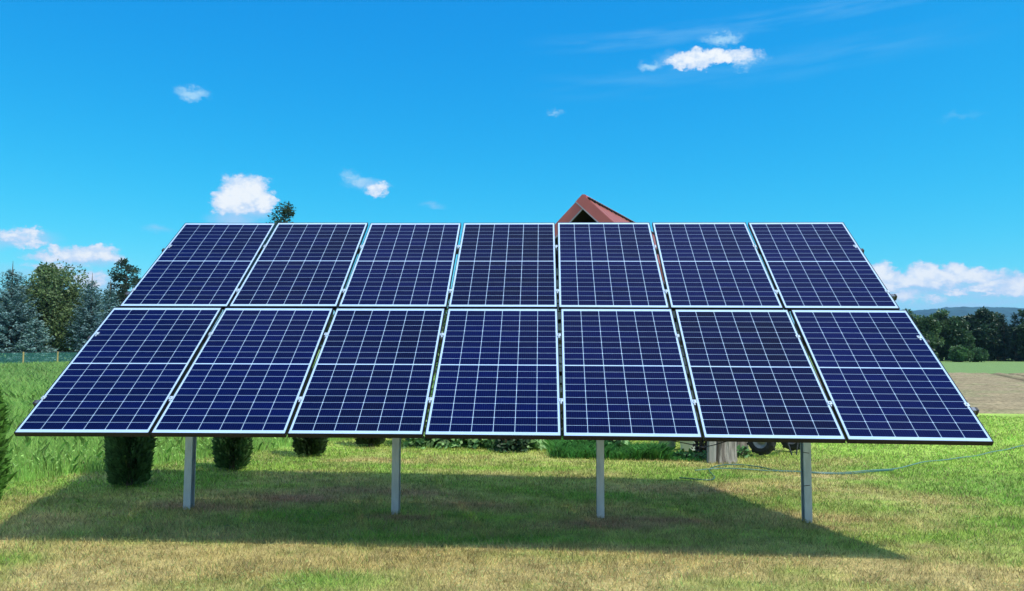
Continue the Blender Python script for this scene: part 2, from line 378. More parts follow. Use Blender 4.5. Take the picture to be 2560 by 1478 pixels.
# stubble field on the right, a raised rough sheet of clods
fx = np.concatenate([np.linspace(7, 60, 260), np.linspace(61, 320, 60)]); ft = np.linspace(0, 1, 150)**1.4
FX, FT = np.meshgrid(fx, ft)
FY0 = field_front(FX); FY1 = 41+.06*FX; FY = FY0+(FY1-FY0)*FT
edge = np.minimum(np.minimum(FT/.02, (1-FT)/.03), np.clip((FX-7)/.5, 0, 1)).clip(0, 1)
FZ = gz(FX, FY)+edge*(.012+.10*fbm(FX*2.2, FY*2.6, 61, 5)+.05*fbm(FX*9, FY*9, 62, 2))-.03
fc = np.array([.27, .215, .125])*(.62+.75*fbm(FX*1.2, FY*2.2, 63, 5)[..., None])
gm = (fbm(FX*.35, FY*.5, 64)[..., None] > .60)*.18; fc = fc*(1-gm)+np.array([.16, .24, .08])*gm
def track(x, y, p0, p1, w):
    p0 = np.array(p0); d = np.array(p1)-p0; L_ = np.linalg.norm(d); d = d/L_
    e = np.abs((x-p0[0])*-d[1]+(y-p0[1])*d[0]); return np.exp(-(e/w)**2)
ta, tb = gp(2480, 935), gp(2600, 962); tk = track(FX, FY, ta[:2], tb[:2], .22)
tc_, td = gp(2530, 937), gp(2640, 955); tk = np.maximum(tk, track(FX, FY, tc_[:2], td[:2], .2))
fc = fc*(1-.6*tk[..., None]); FZ = FZ-.06*tk*edge
tag(grid_mesh('field', FX, FY, FZ, mat_attr('stubble and clods', .95, 0, .1, .45, 9), fc), None, None, kind='structure')

# distant wooded hills
hx = np.linspace(-3500, 5200, 700); hy = np.linspace(1500, 3200, 130)
HX, HY = np.meshgrid(hx, hy)
def ridge_profile(x):
    pts = [(-600, 900), (1700, 850), (2150, 800), (2215, 782), (2262, 766), (2300, 762), (2390, 761), (2425, 764), (2470, 769), (2560, 776), (2700, 780), (2900, 772), (3300, 790), (4200, 840)]
    xs = []; zs = []
    for px, py in pts: p = at_y(px, py, 2300); xs.append(p[0]); zs.append(max(p[2], 4))
    return np.interp(x, xs, zs)
prof = ridge_profile(HX); s = np.clip((HY-1500)/800, 0, 1)
HZ = prof*np.sin(s*math.pi/2)**1.3*(.9+.1*np.sin(HX/190))-30*np.clip((HY-2400)/800, 0, 1)
HZ = HZ*1.05; HZ += (9*fbm(HX/30, HY/30, 71, 3)+7*fbm(HX/9, HY/14, 72, 2)-9)*s-3
hc = np.array([.025, .07, .07])*(.6+.9*fbm(HX/40, HY/60, 73)[..., None])
c0 = at_y(2385, 772, 1985); c1 = at_y(2442, 774, 1985)
cl = ((HX > c0[0]) & (HX < c1[0]) & (HY > 1970) & (HY < 2000))[..., None]
hc = np.where(cl, np.array([.22, .25, .14]), hc)
tag(grid_mesh('hills', HX, HY, HZ, mat_attr('wooded hill', .95, 0, .1, .5, .06), hc), None, None, kind='structure')

# ------------------------------------------------------------------ grass blades
def rdir(n):
    v = rng.normal(size=(n, 3)); return v/np.linalg.norm(v, axis=1, keepdims=True)
def blades(name, P, H, Wd, C, lean, mat, seg=1, parent=None):
    """one thin blade per point: root pair, (mid pair), tip"""
    n = len(P); a = rng.uniform(0, 2*np.pi, n); side = np.stack([np.cos(a), np.sin(a), np.zeros(n)], 1)
    b = rng.uniform(0, 2*np.pi, n); ln = np.stack([np.cos(b), np.sin(b), np.zeros(n)], 1)*(lean*rng.uniform(.3, 1.2, n))[:, None]
    up = np.array([0, 0, 1.0])
    r0 = P-side*Wd[:, None]/2; r1 = P+side*Wd[:, None]/2; tip = P+(up+ln)*H[:, None]
    if seg == 1:
        V = np.stack([r0, r1, tip], 1).reshape(-1, 3); Fc = np.arange(n*3).reshape(-1, 3); k = 3
    else:
        m = P+(up*.62+ln*.28)*H[:, None]; tip = P+(up*.92+ln*1.05)*H[:, None]
        V = np.stack([r0, r1, m+side*Wd[:, None]*.42, tip, m-side*Wd[:, None]*.42], 1).reshape(-1, 3)
        Fc = np.arange(n*5).reshape(-1, 5); k = 5
    return mesh_np(name, V, Fc, mat, parent, np.repeat(C, k, 0))
def polar(n, r0, r1, a0, a1, pw=1.0):
    """ground points round the camera's side of the garden, thinner with distance"""
    r = r0*(r1/r0)**(rng.random(n)**pw); a = rng.uniform(a0, a1, n)
    return CAM[0]+r*np.sin(a), CAM[1]+r*np.cos(a), r
n = 420000
x, y, r_ = polar(n, 4.2, 22, R(-44), R(42))
k = (meadow_mask(x, y) < .6) & ((y < field_front(x)) | (x < 7.5))
x, y, r_ = x[k], y[k], r_[k]; P = np.stack([x, y, gz(x, y)-.012], 1)
C = lawn_color(x, y); j = rng.uniform(.5, 1.6, len(x))[:, None]; hue = rng.random(len(x))[:, None]
C = C*j; C = np.where(hue < .14, np.array([.40, .33, .17])*j*.8, C); C = np.where(hue > .9, C*np.array([.55, 1.0, .7]), C)
Hh = rng.uniform(.016, .042, len(x))*(1+.5*fbm(x*2.5, y*2.5, 81)); Ww = (.0032+.0011*(r_-4))*rng.uniform(.7, 1.3, len(x))
tag(blades('lawn_grass', P, Hh, Ww, C, .9, M_blade), 'short mown lawn, dry straw patches among green blades', 'grass', kind='stuff')
n = 16000      # clover and plantain leaves low in the lawn
x, y, r_ = polar(n, 4.2, 13, R(-44), R(42)); k = (meadow_mask(x, y) < .5) & (fbm(x*1.4, y*1.4, 83) > .47); x, y, r_ = x[k], y[k], r_[k]; n = len(x)
D = rdir(n); D[:, 2] = abs(D[:, 2])*.3; C = lawn_color(x, y)*.5+np.array([.09, .20, .05])*.6; C = C*rng.uniform(.6, 1.4, n)[:, None]
LEAFS = (np.stack([x, y, gz(x, y)+rng.uniform(.005, .03, n)], 1), D, rdir(n)*.4+np.array([0, 0, 1]), rng.uniform(.012, .032, n), rng.uniform(.008, .018, n), C)
n = 430000
x, y, r_ = polar(n, 8.0, 70, R(-46), R(2), .8)
k = meadow_mask(x, y) > .5; x, y, r_ = x[k], y[k], r_[k]; n = len(x)
P = np.stack([x, y, gz(x, y)-.02], 1); e = meadow_mask(x, y)
C = meadow_color(x, y)*rng.uniform(.7, 1.45, n)[:, None]; hue = rng.random(n)[:, None]
C = np.where(hue < .06, np.array([.34, .34, .15]), C)
edge_d = ((x-MEADOW_P[0])*MEADOW_N[0]+(y-MEADOW_P[1])*MEADOW_N[1])
Hh = rng.uniform(.14, .40, n)*np.clip(.45+.35*edge_d, .4, 1.15)*(.6+.8*fbm(x*.9, y*.9, 82)); Ww = (.0042+.0006*(r_-8))*rng.uniform(.6, 1.3, n)
tag(blades('meadow_grass', P, Hh, Ww, C, .55, M_blade, 2), 'tall uncut bright green meadow grass left of the shrubs', 'grass', kind='stuff')
# broad weed leaves along the mowing edge
def cards(name, Cn, D, Nn, Ln, Wd, C, mat, parent=None):
    """pointed leaves: Cn base points, D direction, Nn leaf normal"""
    D = D/np.linalg.norm(D, axis=1, keepdims=True); Sd = np.cross(D, Nn); Sd /= (np.linalg.norm(Sd, axis=1, keepdims=True)+1e-9)
    Nn = np.cross(Sd, D); L_ = Ln[:, None]; W_ = Wd[:, None]
    mid = Cn+D*L_*.45
    V = np.stack([Cn, mid+Sd*W_/2-Nn*W_*.12, Cn+D*L_-Nn*L_*.08, mid-Sd*W_/2-Nn*W_*.12], 1).reshape(-1, 3)
    Fc = np.arange(len(Cn)*4).reshape(-1, 4)
    return mesh_np(name, V, Fc, mat, parent, np.repeat(C, 4, 0))
n = 26000
x, y, r_ = polar(n, 8.0, 26, R(-46), R(-2)); k = meadow_mask(x, y) > .5; x, y, r_ = x[k], y[k], r_[k]; n = len(x)
zz = rng.uniform(.03, .30, n)*(.5+.9*fbm(x*.9, y*.9, 82)); D = rdir(n); D[:, 2] = abs(D[:, 2])*.6+.1; Nn = rdir(n)*.5+np.array([0, 0, 1])
C = meadow_color(x, y)*rng.uniform(.75, 1.4, n)[:, None]
tag(cards('meadow_weeds', np.stack([x, y, zz], 1), D, Nn, rng.uniform(.025, .065, n), rng.uniform(.010, .026, n), C, M_leaf), 'broad leaved weeds growing through the meadow grass', 'weeds', kind='stuff')
tag(cards('lawn_clover', *LEAFS, M_leaf), 'small clover and plantain leaves scattered low in the lawn', 'clover', kind='stuff')
# tall grass tufts in front of the shed
n = 15000
u = rng.random(n); q0, q1 = gp(1390, 1145), gp(1745, 1152)
x = q0[0]+(q1[0]-q0[0])*u+rng.normal(0, .05, n); y = q0[1]+(q1[1]-q0[1])*u+rng.uniform(0, .7, n)*(1.3-.9*u)
Hh = rng.uniform(.06, .24, n)*(.15+1.7*fbm(x*4, y*2, 91))*(1-.72*sst(u, .74, .86)); C = np.array([.10, .30, .07])*rng.uniform(.35, 1.8, n)[:, None]*(.5+fbm(x*5, y*5, 95))[:, None]
tag(blades('tall_grass', np.stack([x, y, gz(x, y)-.02], 1), Hh, rng.uniform(.008, .018, n), C, .8, M_blade, 2), 'lush long grass left uncut in front of the shed and buckets', 'grass', kind='stuff')
n = 5000
x = rng.uniform(-1.6, 1.4, n); y = 6.15+rng.uniform(0, .5, n)+.10*np.abs(x); C = np.array([.12, .30, .07])*rng.uniform(.7, 1.8, n)[:, None]
tag(blades('tall_grass', np.stack([x, y, gz(x, y)-.02], 1), rng.uniform(.03, .10, n), rng.uniform(.006, .012, n), C, .8, M_blade, 2), 'fringe of long grass under the broad leaved bush', 'grass', kind='stuff')

# ------------------------------------------------------------------ the solar array
PITCH = 1.056; PW = 1.040; PH = 1.755; GV = .022; L = 2*PH+GV
TILT, SLOPE, BEND, YB = 0.6310179784781031, -0.002735273836098877, -0.00045671838150520026, -0.004841187749243916
Z0 = .9212
def ap(u, v):
    return np.array([u*math.cos(SLOPE), v*math.cos(TILT)+YB*u*u, Z0+u*math.sin(SLOPE)+BEND*u*u+v*math.sin(TILT)])
arr = empty('solar_array', (0, 1.5, 0))
tag(arr, 'large ground mounted solar array of fourteen blue panels on four steel posts', 'solar array')
bpy.context.view_layer.update()
INV = Matrix.Translation((0, -1.5, 0))
lip = .006; th = .038
def frame_mesh():
    b = MB(); z0 = -th/2
    b.box((PW/2, lip/2, z0), (PW, lip, th)); b.box((PW/2, PH-lip/2, z0), (PW, lip, th))
    b.box((lip/2, PH/2, z0), (lip, PH-2*lip, th)); b.box((PW-lip/2, PH/2, z0), (lip, PH-2*lip, th))
    b.box((PW/2, lip+.012, -th+.0015), (PW-2*lip, .024, .002)); b.box((PW/2, PH-lip-.012, -th+.0015), (PW-2*lip, .024, .002))
    return b
def cells_mesh():
    me = bpy.data.meshes.new('cell_grid'); vs = []; fs = []; uvs = []; tones = []
    cw = .1664; ch = .0834; gx_, gy_ = .0040, .0036; cham = .0045
    x0 = (PW-6*cw)/2; mid = .010; y0 = (PH-20*ch-mid)/2
    for r in range(20):
        for c in range(6):
            xa = x0+c*cw+gx_/2; xb = xa+cw-gx_; ya = y0+r*ch+(mid if r >= 10 else 0)+gy_/2; yb = ya+ch-gy_
            low = (r % 2 == 0)
            pts = ([(xa+cham, ya), (xb-cham, ya), (xb, ya+cham), (xb, yb), (xa, yb), (xa, ya+cham)] if low else
                   [(xa, ya), (xb, ya), (xb, yb-cham), (xb-cham, yb), (xa+cham, yb), (xa, yb-cham)])
            b = len(vs); vs += [(px, py, -.0012) for px, py in pts]; fs.append(list(range(b, b+6)))
            uvs += [((px-xa)/(xb-xa), (py-ya)/(yb-ya)) for px, py in pts]; t = random.random(); tones += [t]*6
    me.from_pydata(vs, [], fs); uvl = me.uv_layers.new(name='UVMap')
    uvl.data.foreach_set('uv', np.array(uvs, dtype=np.float32).ravel())
    a = me.attributes.new('tone', 'FLOAT', 'POINT'); a.data.foreach_set('value', np.array(tones, dtype=np.float32))
    me.materials.append(M_cell); me.update(); return me
panel0 = bpy.data.objects.new('solar_panel', None); panel0.empty_display_size = .1; link(panel0, arr)
fr0 = frame_mesh().build('frame', M_frame, panel0)
bs = MB(); bs.box((PW/2, PH/2, -.0045), (PW-2*lip, PH-2*lip, .005)); back0 = bs.build('backsheet', M_back, panel0)
cells0 = link(bpy.data.objects.new('cell_grid', cells_mesh()), panel0)
first = True
for row in (0, 1):
    for c in range(7):
        if first: root = panel0; first = False
        else:
            root = panel0.copy(); link(root, arr)
            for ch_ in (fr0, back0, cells0): d = ch_.copy(); link(d, root)
        ua = (c-3.5)*PITCH+(PITCH-PW)/2; va = row*(PH+GV)
        p0 = ap(ua, va); p1 = ap(ua+PW, va); p2 = ap(ua, va+PH)
        ex = Vector(p1-p0).normalized(); ey = Vector(p2-p0); ey = (ey-ex*ey.dot(ex)).normalized(); ez = ex.cross(ey)
        jit = Matrix.Rotation(R(random.uniform(-.12, .12)), 4, 'X') @ Matrix.Rotation(R(random.uniform(-.1, .1)), 4, 'Y')
        Mx = Matrix(((ex.x, ey.x, ez.x, p0[0]), (ex.y, ey.y, ez.y, p0[1]), (ex.z, ey.z, ez.z, p0[2]), (0, 0, 0, 1)))
        root.matrix_local = INV @ Mx @ jit
def AL(p): return Vector((p[0], p[1]-1.5, p[2]))
nrm = Vector((0, -math.sin(TILT), math.cos(TILT)))
rail_v = (.416, 1.319, 2.071, 2.974)
RT = Matrix.Rotation(TILT, 3, 'X')
for v in rail_v:      # purlins under the panels, running the whole width
    b = MB(); us = np.linspace(-3.5*PITCH-.062, 3.5*PITCH+.062, 9); prev = None
    for u in us:
        c = AL(ap(u, v))-nrm*(th+.026)
        ring = [c+RT @ Vector((0, a, d)) for a, d in ((-.02, -.024), (.02, -.024), (.02, .024), (-.02, .024))]
        if prev: b.add(prev+ring, [(0, 1, 5, 4), (1, 2, 6, 5), (2, 3, 7, 6), (3, 0, 4, 7)])
        else: b.add(ring, [(0, 1, 2, 3)])
        prev = ring
    b.add(prev, [(3, 2, 1, 0)]); b.build('rail', M_galv_dark, arr)
# clamps: one prototype, copied
def clamp_mesh():
    b = MB(); b.box((0, 0, .003), (.034, .036, .004)); b.box((0, -.008, -.015), (.012, .03, .034)); b.lathe([(0.0001, .013), (.0065, .013), (.0065, .005)], 10)
    b.box((0, -.03, -.006), (.014, .016, .012)); return b
cl0 = None
for v in rail_v:
    for i in range(8):
        u = (i-3.5)*PITCH; u += (.016 if i == 0 else -.016 if i == 7 else 0)
        if cl0 is None: o = cl0 = clamp_mesh().build('clamp', M_clamp, arr)
        else: o = cl0.copy(); link(o, arr)
        o.matrix_local = Matrix.Translation(AL(ap(u, v))) @ RT.to_4x4()
# dark end caps of the rails
ec0 = None
for v in rail_v:
    for sg in (-1, 1):
        if ec0 is None:
            b = MB(); b.box((0, 0, 0), (.026, .046, .055), bev=.007); o = ec0 = b.build('rail_end_cap', M_black, arr)
        else: o = ec0.copy(); link(o, arr)
        o.matrix_local = Matrix.Translation(AL(ap(sg*(3.5*PITCH+.072), v))-nrm*(th+.026)) @ RT.to_4x4()
# posts (folded C profile), rafters and braces
posts = [gp(466, 1271), gp(987, 1284), gp(1502, 1295), gp(2022, 1305)]
for i, g in enumerate(posts):
    x, y = g[0], g[1]; zt = Z0+y/math.cos(TILT)*math.sin(TILT)-.13; zb = float(gz(x, y))-.05
    b = MB(); w, d, t = .068, .095, .004
    prof = [(-w/2, 0), (w/2, 0), (w/2, .014), (w/2-t, .014), (w/2-t, t), (-w/2+t, t), (-w/2+t, d-t), (w/2-t, d-t), (w/2-t, d-.014), (w/2, d-.014), (w/2, d), (-w/2, d)]
    if i > 1: prof = [(-px, py) for px, py in prof][::-1]      # the open side faces left on the right-hand posts
    lean = 0.012 if i == 0 else 0
    lo = [Vector((x+px-.0, y+py-1.5, zb)) for px, py in prof]; hi = [Vector((x+px+lean, y+py-1.5, zt)) for px, py in prof]
    n_ = len(prof); b.add(lo+hi, [(k, (k+1) % n_, n_+(k+1) % n_, n_+k) for k in range(n_)])
    b.build('post', M_galv, arr)
    # rafter along the slope under the rails
    u = x; a = AL(ap(u, .16))-nrm*(th+.10); e = AL(ap(u, L-.16))-nrm*(th+.10); c = (a+e)/2
    b = MB(); b.box(c, (.06, (e-a).length, .09), RT); b.build('rafter', M_galv_dark, arr)
    b = MB(); s0 = Vector((x+.055, y-1.5+.05, .98)); s1 = AL(ap(u, 2.95))-nrm*(th+.15)+Vector((.055, 0, 0)); b.tube([s0, s1], .02, 8); b.build('brace', M_galv_dark, arr)
    b = MB(); b.box((x, y-1.5+.05, zt-.02), (.11, .14, .16)); b.build('bracket', M_galv_dark, arr)
# black cable ties on the right-hand post
g = posts[3]
for py, sl_ in ((1132, .006), (1214, -.006)):
    q = at_y(2022, py, g[1]); b = MB()
    b.box((g[0]-.012, g[1]-1.5-.004, q[2]), (.055, .006, .006), Matrix.Rotation(sl_*20, 3, 'Y')); b.build('cable_tie', M_black, arr)

g = AL(ap(1.5*PITCH, 0)); b = MB()
b.tube([g+Vector((-.30, .10, -.02)), g+Vector((-.10, .06, -.055)), g+Vector((.0, .02, -.075)), g+Vector((.10, .06, -.06)), g+Vector((.30, .12, -.01))], .004, 6); b.build('cable', M_black, arr)
# ------------------------------------------------------------------ shed with red roof behind the array
M_red = mat_noise('red painted sheet', (.46, .095, .078), (.52, .115, .092), 2.5, .45, bump=.05, coat=.1)
M_red2 = mat_noise('red roof tile sheet', (.50, .18, .145), (.56, .215, .175), 1.6, .4, coat=.2)
M_plank = mat_noise('weathered plank', (.14, .15, .16), (.27, .28, .30), 5, .85, bump=.5, stretch=(.4, 1, 3))
M_dark = mat_noise('dark shed shade and ridge tile', (.012, .010, .009), (.025, .02, .018), 4, .9)  # near-black stands in for shade inside the shed; ridge tiles share it
M_edge = mat_noise('pale drip edge', (.30, .26, .28), (.38, .33, .36), 5, .5)
apx = at_y(1459, 485, 8.2); yaw = R(-22)
shed = empty('wooden_shed', (apx[0], apx[1], 0), yaw)
tag(shed, 'grey plank shed with steep red gable roof standing behind the solar array', 'shed')
HA = apx[2]-.045; PT = R(43.5); run = 2.5; tp = math.tan(PT)
for sg in (-1, 1):     # roof planes, ribbed
    b = MB(); nr = 24
    for k in range(nr):
        y0, y1 = k*.27, (k+1)*.27
        for (a, bb, h) in ((y0, y0+.20, 0), (y0+.20, y1, .022)):
            p = [Vector((0, a, HA+h)), Vector((0, bb, HA+h)), Vector((sg*run, bb, HA-run*tp+h)), Vector((sg*run, a, HA-run*tp+h))]
            q = [v-Vector((0, 0, .05+h)) for v in p]
            f = [(0, 1, 2, 3), (7, 6, 5, 4), (0, 4, 5, 1), (1, 5, 6, 2), (2, 6, 7, 3), (3, 7, 4, 0)]
            b.add(p+q, f)
    b.build('roof', M_red2, shed)
    # wide bargeboard on the gable
    b = MB(); wv = .262; off = -.035 if sg > 0 else -.012; ta_ = .03
    top = HA+.03; x1 = sg*(run+.05)
    fr_ = [Vector((0, off-ta_, top)), Vector((x1, off-ta_, top-abs(x1)*tp)), Vector((x1, off-ta_, top-abs(x1)*tp-wv)), Vector((0, off-ta_, top-wv))]
    if sg > 0: fr_[3] = Vector((-wv/(2*tp), off-ta_, top-wv/2))
    bk = [v+Vector((0, ta_, 0)) for v in fr_]
    b.add(fr_+bk, [(0, 1, 2, 3), (7, 6, 5, 4), (0, 4, 5, 1), (1, 5, 6, 2), (2, 6, 7, 3), (3, 7, 4, 0)]); b.build('bargeboard', M_red, shed)
    b = MB(); tt = wv; e0 = -wv/(2*tp)+.005 if sg > 0 else 0
    fr_ = [Vector((e0, off-ta_-.006, top-tt+.018-e0*tp)), Vector((x1, off-ta_-.006, top-abs(x1)*tp-tt+.018)), Vector((x1, off-ta_-.006, top-abs(x1)*tp-tt-.012)), Vector((e0, off-ta_-.006, top-tt-.012-e0*tp))]
    bk = [v+Vector((0, ta_, 0)) for v in fr_]
    b.add(fr_+bk, [(0, 1, 2, 3), (7, 6, 5, 4), (0, 4, 5, 1), (1, 5, 6, 2), (2, 6, 7, 3), (3, 7, 4, 0)]); b.build('drip_edge', M_edge, shed)
for sg in (-1, 1):     # dark sheets added under the roof, shade of the interior put into colour
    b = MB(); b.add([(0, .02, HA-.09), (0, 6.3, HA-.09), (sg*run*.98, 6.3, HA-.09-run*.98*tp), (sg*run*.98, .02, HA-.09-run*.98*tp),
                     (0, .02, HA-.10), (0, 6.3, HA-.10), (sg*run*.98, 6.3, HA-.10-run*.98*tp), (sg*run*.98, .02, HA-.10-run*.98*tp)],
                    [(0, 1, 2, 3), (7, 6, 5, 4), (0, 4, 5, 1), (1, 5, 6, 2), (2, 6, 7, 3), (3, 7, 4, 0)]); b.build('interior_shade', M_dark, shed)
b = MB()   # ridge cap with its row of little tile ends
b.tube([(0, .0, HA-.02), (0, 6.5, HA-.02)], .06, 10); b.build('ridge_cap', M_red, shed)
b = MB()
b.box((.06, 3.3, HA-.02), (.03, 6.5, .03), Matrix.Rotation(PT, 3, 'Y'))
for k in range(42): b.box((.075, .12+k*.155, HA-.03), (.05, .06, .05), Matrix.Rotation(PT, 3, 'Y'), .012)
b.build('ridge_tiles', M_dark, shed)
# plank walls
wx = 2.15; b = MB(); z = .1
while z < 3.1:
    half = min(wx, (HA-.35-z-.16)/tp); b.box((0, .45+random.uniform(-.006, .006), z+.07), (2*half, .028, .135)); z += .155+(.06 if random.random() < .35 else 0)
b.build('front_wall', M_plank, shed)
zt = HA-wx*tp-.06
for sx_ in (-wx, wx):
    b = MB(); b.box((sx_*.993, 3.4, zt/2), (.012, 5.9, zt-.02))
    for k in range(38): b.box((sx_+random.uniform(-.006, .006), .52+k*.155, zt/2), (.028, .14, zt))
    b.build('side_wall', M_plank, shed)
b = MB(); b.add([(-wx, 4.6, 0), (wx, 4.6, 0), (wx, 4.6, HA-.1-wx*tp), (0, 4.6, HA-.1), (-wx, 4.6, HA-.1-wx*tp)], [(0, 1, 2, 3, 4)]); b.build('inner_shade_wall', M_dark, shed); b = MB()  # near-black partition added so the open gable looks deep in shade
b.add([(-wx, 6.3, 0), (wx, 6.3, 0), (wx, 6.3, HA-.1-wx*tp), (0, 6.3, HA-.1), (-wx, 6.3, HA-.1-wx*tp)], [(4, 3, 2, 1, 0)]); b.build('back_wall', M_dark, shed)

# ------------------------------------------------------------------ trees
def trunk(parent, h, r, base=(0, 0, -.1), lean=(0, 0), mat=None, n=9, name='trunk', limbs=0, lr=.8):
    h = float(h); r = float(r); lr = float(lr)
    b = MB(); pts = []; rr = []
    for i in range(n):
        t = i/(n-1); pts.append((base[0]+lean[0]*t+.04*math.sin(5*t)*h*.1, base[1]+lean[1]*t, base[2]+h*t)); rr.append(max(.012, r*(1-t)**.8+.01))
    b.tube(pts, rr, 8)
    for k in range(limbs):
        t = random.uniform(.25, .85); p = Vector(pts[int(t*(n-1))]); a = random.uniform(0, 6.28); l = h*random.uniform(.2, .38)*lr*(1.25-t)
        q = p+Vector((math.cos(a)*l, math.sin(a)*l, l*random.uniform(.5, 1.1))); m_ = (p+q)/2+Vector((0, 0, -.06*l))
        b.tube([p, m_, q], [r*(1-t)*.5+.01, r*(1-t)*.35+.008, .008], 5, cap=False)
    return b.build(name, mat or M_bark, parent)
def conifer(px, top_py, halfw_px, y, label, cat='spruce tree', name='spruce_tree', col=(.16, .27, .27), n_br=None, dens=1.0, group=None, leader=0.0, low=.02, fat=1.0):
    p = at_y(px, top_py, y); h = p[2]-leader; hw = halfw_px/F_PX*(y-CAM[1])
    root = empty(name, (p[0], y, 0), random.uniform(0, 6.28)); tag(root, label, cat, group)
    trunk(root, h+leader+.1, .035*h**.9)
    Cs = []; Ds = []; Ls = []; cols = []
    nl = int(h*3.6*dens)+8
    for k in range(nl):
        t = low+(1-low)*(k/nl)**.92; z = h*t; rad = hw*((1-t)**.66*fat)+.06; nb = max(5, int(10*rad**.5*dens)+3)
        for j in range(nb):
            a = random.uniform(0, 2*math.pi); rl = rad*random.uniform(.62, 1.12); droop = -.28+.75*t
            m = max(3, int(rl/.14)); ss = np.linspace(.18, 1, m)
            cx = np.cos(a)*ss*rl; cy = np.sin(a)*ss*rl; cz = z+random.uniform(-.12, .12)+rl*(droop*ss+.22*ss**2)
            base = np.stack([cx, cy, cz], 1); tone = random.uniform(.7, 1.3)
            for s_ in (-1, 0, 1):
                d = np.stack([np.cos(a+s_*.85)*np.ones(m), np.sin(a+s_*.85)*np.ones(m), rng.normal(-.05, .28, m)], 1)
                Cs.append(base+rng.normal(0, .035, (m, 3))); Ds.append(d); Ls.append(rng.uniform(.16, .34, m)*(1.15-.4*ss)*(1 if s_ else .8)); cols.append(np.array(col)*tone*rng.uniform(.7, 1.35, (m, 1)))
    # upright tip shoots
    m = 14; Cs.append(np.stack([np.zeros(m), np.zeros(m), np.linspace(h*.93, h, m)], 1)); Ds.append(rdir(m)*.6+np.array([0, 0, 1])); Ls.append(rng.uniform(.12, .3, m)); cols.append(np.tile(col, (m, 1)))
    Cn = np.concatenate(Cs); D = np.concatenate(Ds); Ln = np.concatenate(Ls); C = np.concatenate(cols)
    cards('crown', Cn, D, rdir(len(Cn))*.8+np.array([0, 0, 1]), Ln, Ln*rng.uniform(.32, .5, len(Ln)), C, M_needle, root)
    return root
def broadleaf(px, top_py, halfw_px, y, label, cat='tree', name='broadleaf_tree', col=(.08, .13, .035), leaf=.2, n=9000, group=None, bottom=.08, clumps=46, open_=.5, shape=1.0, limbs=10, mat=None, skirt=False, crk=1.0):
    p = at_y(px, top_py, y); h = p[2]; hw = halfw_px/F_PX*(y-CAM[1])
    root = empty(name, (p[0], y, 0), random.uniform(0, 6.28)); tag(root, label, cat, group)
    trunk(root, h*.93, .022*h+.03, limbs=limbs, lr=hw/(h*.35)*.55)
    z0 = h*bottom; cz = (h+z0)/2; hz = (h-z0)/2
    cc = []
    while len(cc) < clumps:
        v = rng.uniform(-1, 1, 3); q = np.linalg.norm(v)
        if q > 1 or q < .35*open_: continue
        if skirt and v[2] < .2: e_ = ((1-v[2]**6)/(1-v[2]**2+.02))**.5; v[0] *= e_; v[1] *= e_
        tt = (v[2]+1)/2; wsc = (1-.45*tt**2*shape)
        cc.append((v[0]*hw*wsc*.86, v[1]*hw*wsc*.86, cz+v[2]*hz*.9))
    cc = np.array(cc); cr = rng.uniform(.20, .40, clumps)*min(hw, hz)*crk
    which = rng.integers(0, clumps, n); v = rdir(n)*(rng.random(n)**.45)[:, None]
    v[:, 2] *= .75; Cn = cc[which]+v*cr[which][:, None]; ct = rng.uniform(.65, 1.4, clumps)[which][:, None]
    D = v+rdir(n)*.8+np.array([0, 0, -.1]); C = np.array(col)*ct*rng.uniform(.7, 1.4, (n, 1))
    Ln = rng.uniform(.6, 1.3, n)*leaf
    cards('crown', Cn, D, rdir(n)+np.array([0, 0, .7]), Ln, Ln*.55, C, mat or M_leaf, root)
    return root
BLUE = (.135, .235, .235)
g1 = 'trees along the left edge of the meadow'
conifer(-55, 655, 85, 57, 'blue spruce cut off by the left edge of the picture', group=g1, col=BLUE, leader=.3)
conifer(33, 652, 92, 55.5, 'tall blue spruce with thin bare leader, left of the olive green tree', group=g1, col=BLUE, leader=.8, fat=1.05)
conifer(92, 800, 55, 54.5, 'low blue spruce growing in front of the olive green tree', group=g1, col=(.17, .28, .26))
broadleaf(137, 655, 112, 60, 'round olive green broadleaved tree between blue spruces', group=g1, col=(.10, .15, .055), leaf=.26, n=28000, bottom=-.05, clumps=120, shape=.45, limbs=16, skirt=True)
conifer(232, 682, 70, 58, 'blue spruce with forked leader right of the olive green tree', group=g1, col=BLUE, leader=.7)
conifer(276, 700, 50, 56.5, 'slim blue spruce in front of the tall ragged tree', group=g1, col=BLUE, leader=.8)
conifer(318, 745, 70, 58, 'blue spruce mostly hidden behind the corner of the array', group=g1, col=(.20, .32, .31), leader=.6)
broadleaf(318, 640, 62, 66, 'tall ragged dark tree with bare twigs above the spruces', group=g1, col=(.028, .055, .030), leaf=.22, n=7500, bottom=.2, clumps=110, open_=.8, shape=.6, limbs=50, crk=.55)
# bare twigs of the ragged tree
for (px, y, w, cl_) in ((60, 73, 120, (.04, .07, .03)), (190, 74, 120, (.04, .07, .035)), (330, 76, 110, (.04, .065, .035))):
    broadleaf(px, 712, w, y, {60: 'dark broadleaved tree standing behind the two leftmost spruces', 190: 'dark broadleaved tree filling the gap behind the olive green tree', 330: 'dark broadleaved tree in the back row by the array corner'}[px], group=g1, col=cl_, leaf=.32, n=7000, bottom=.0, clumps=60, shape=.3)
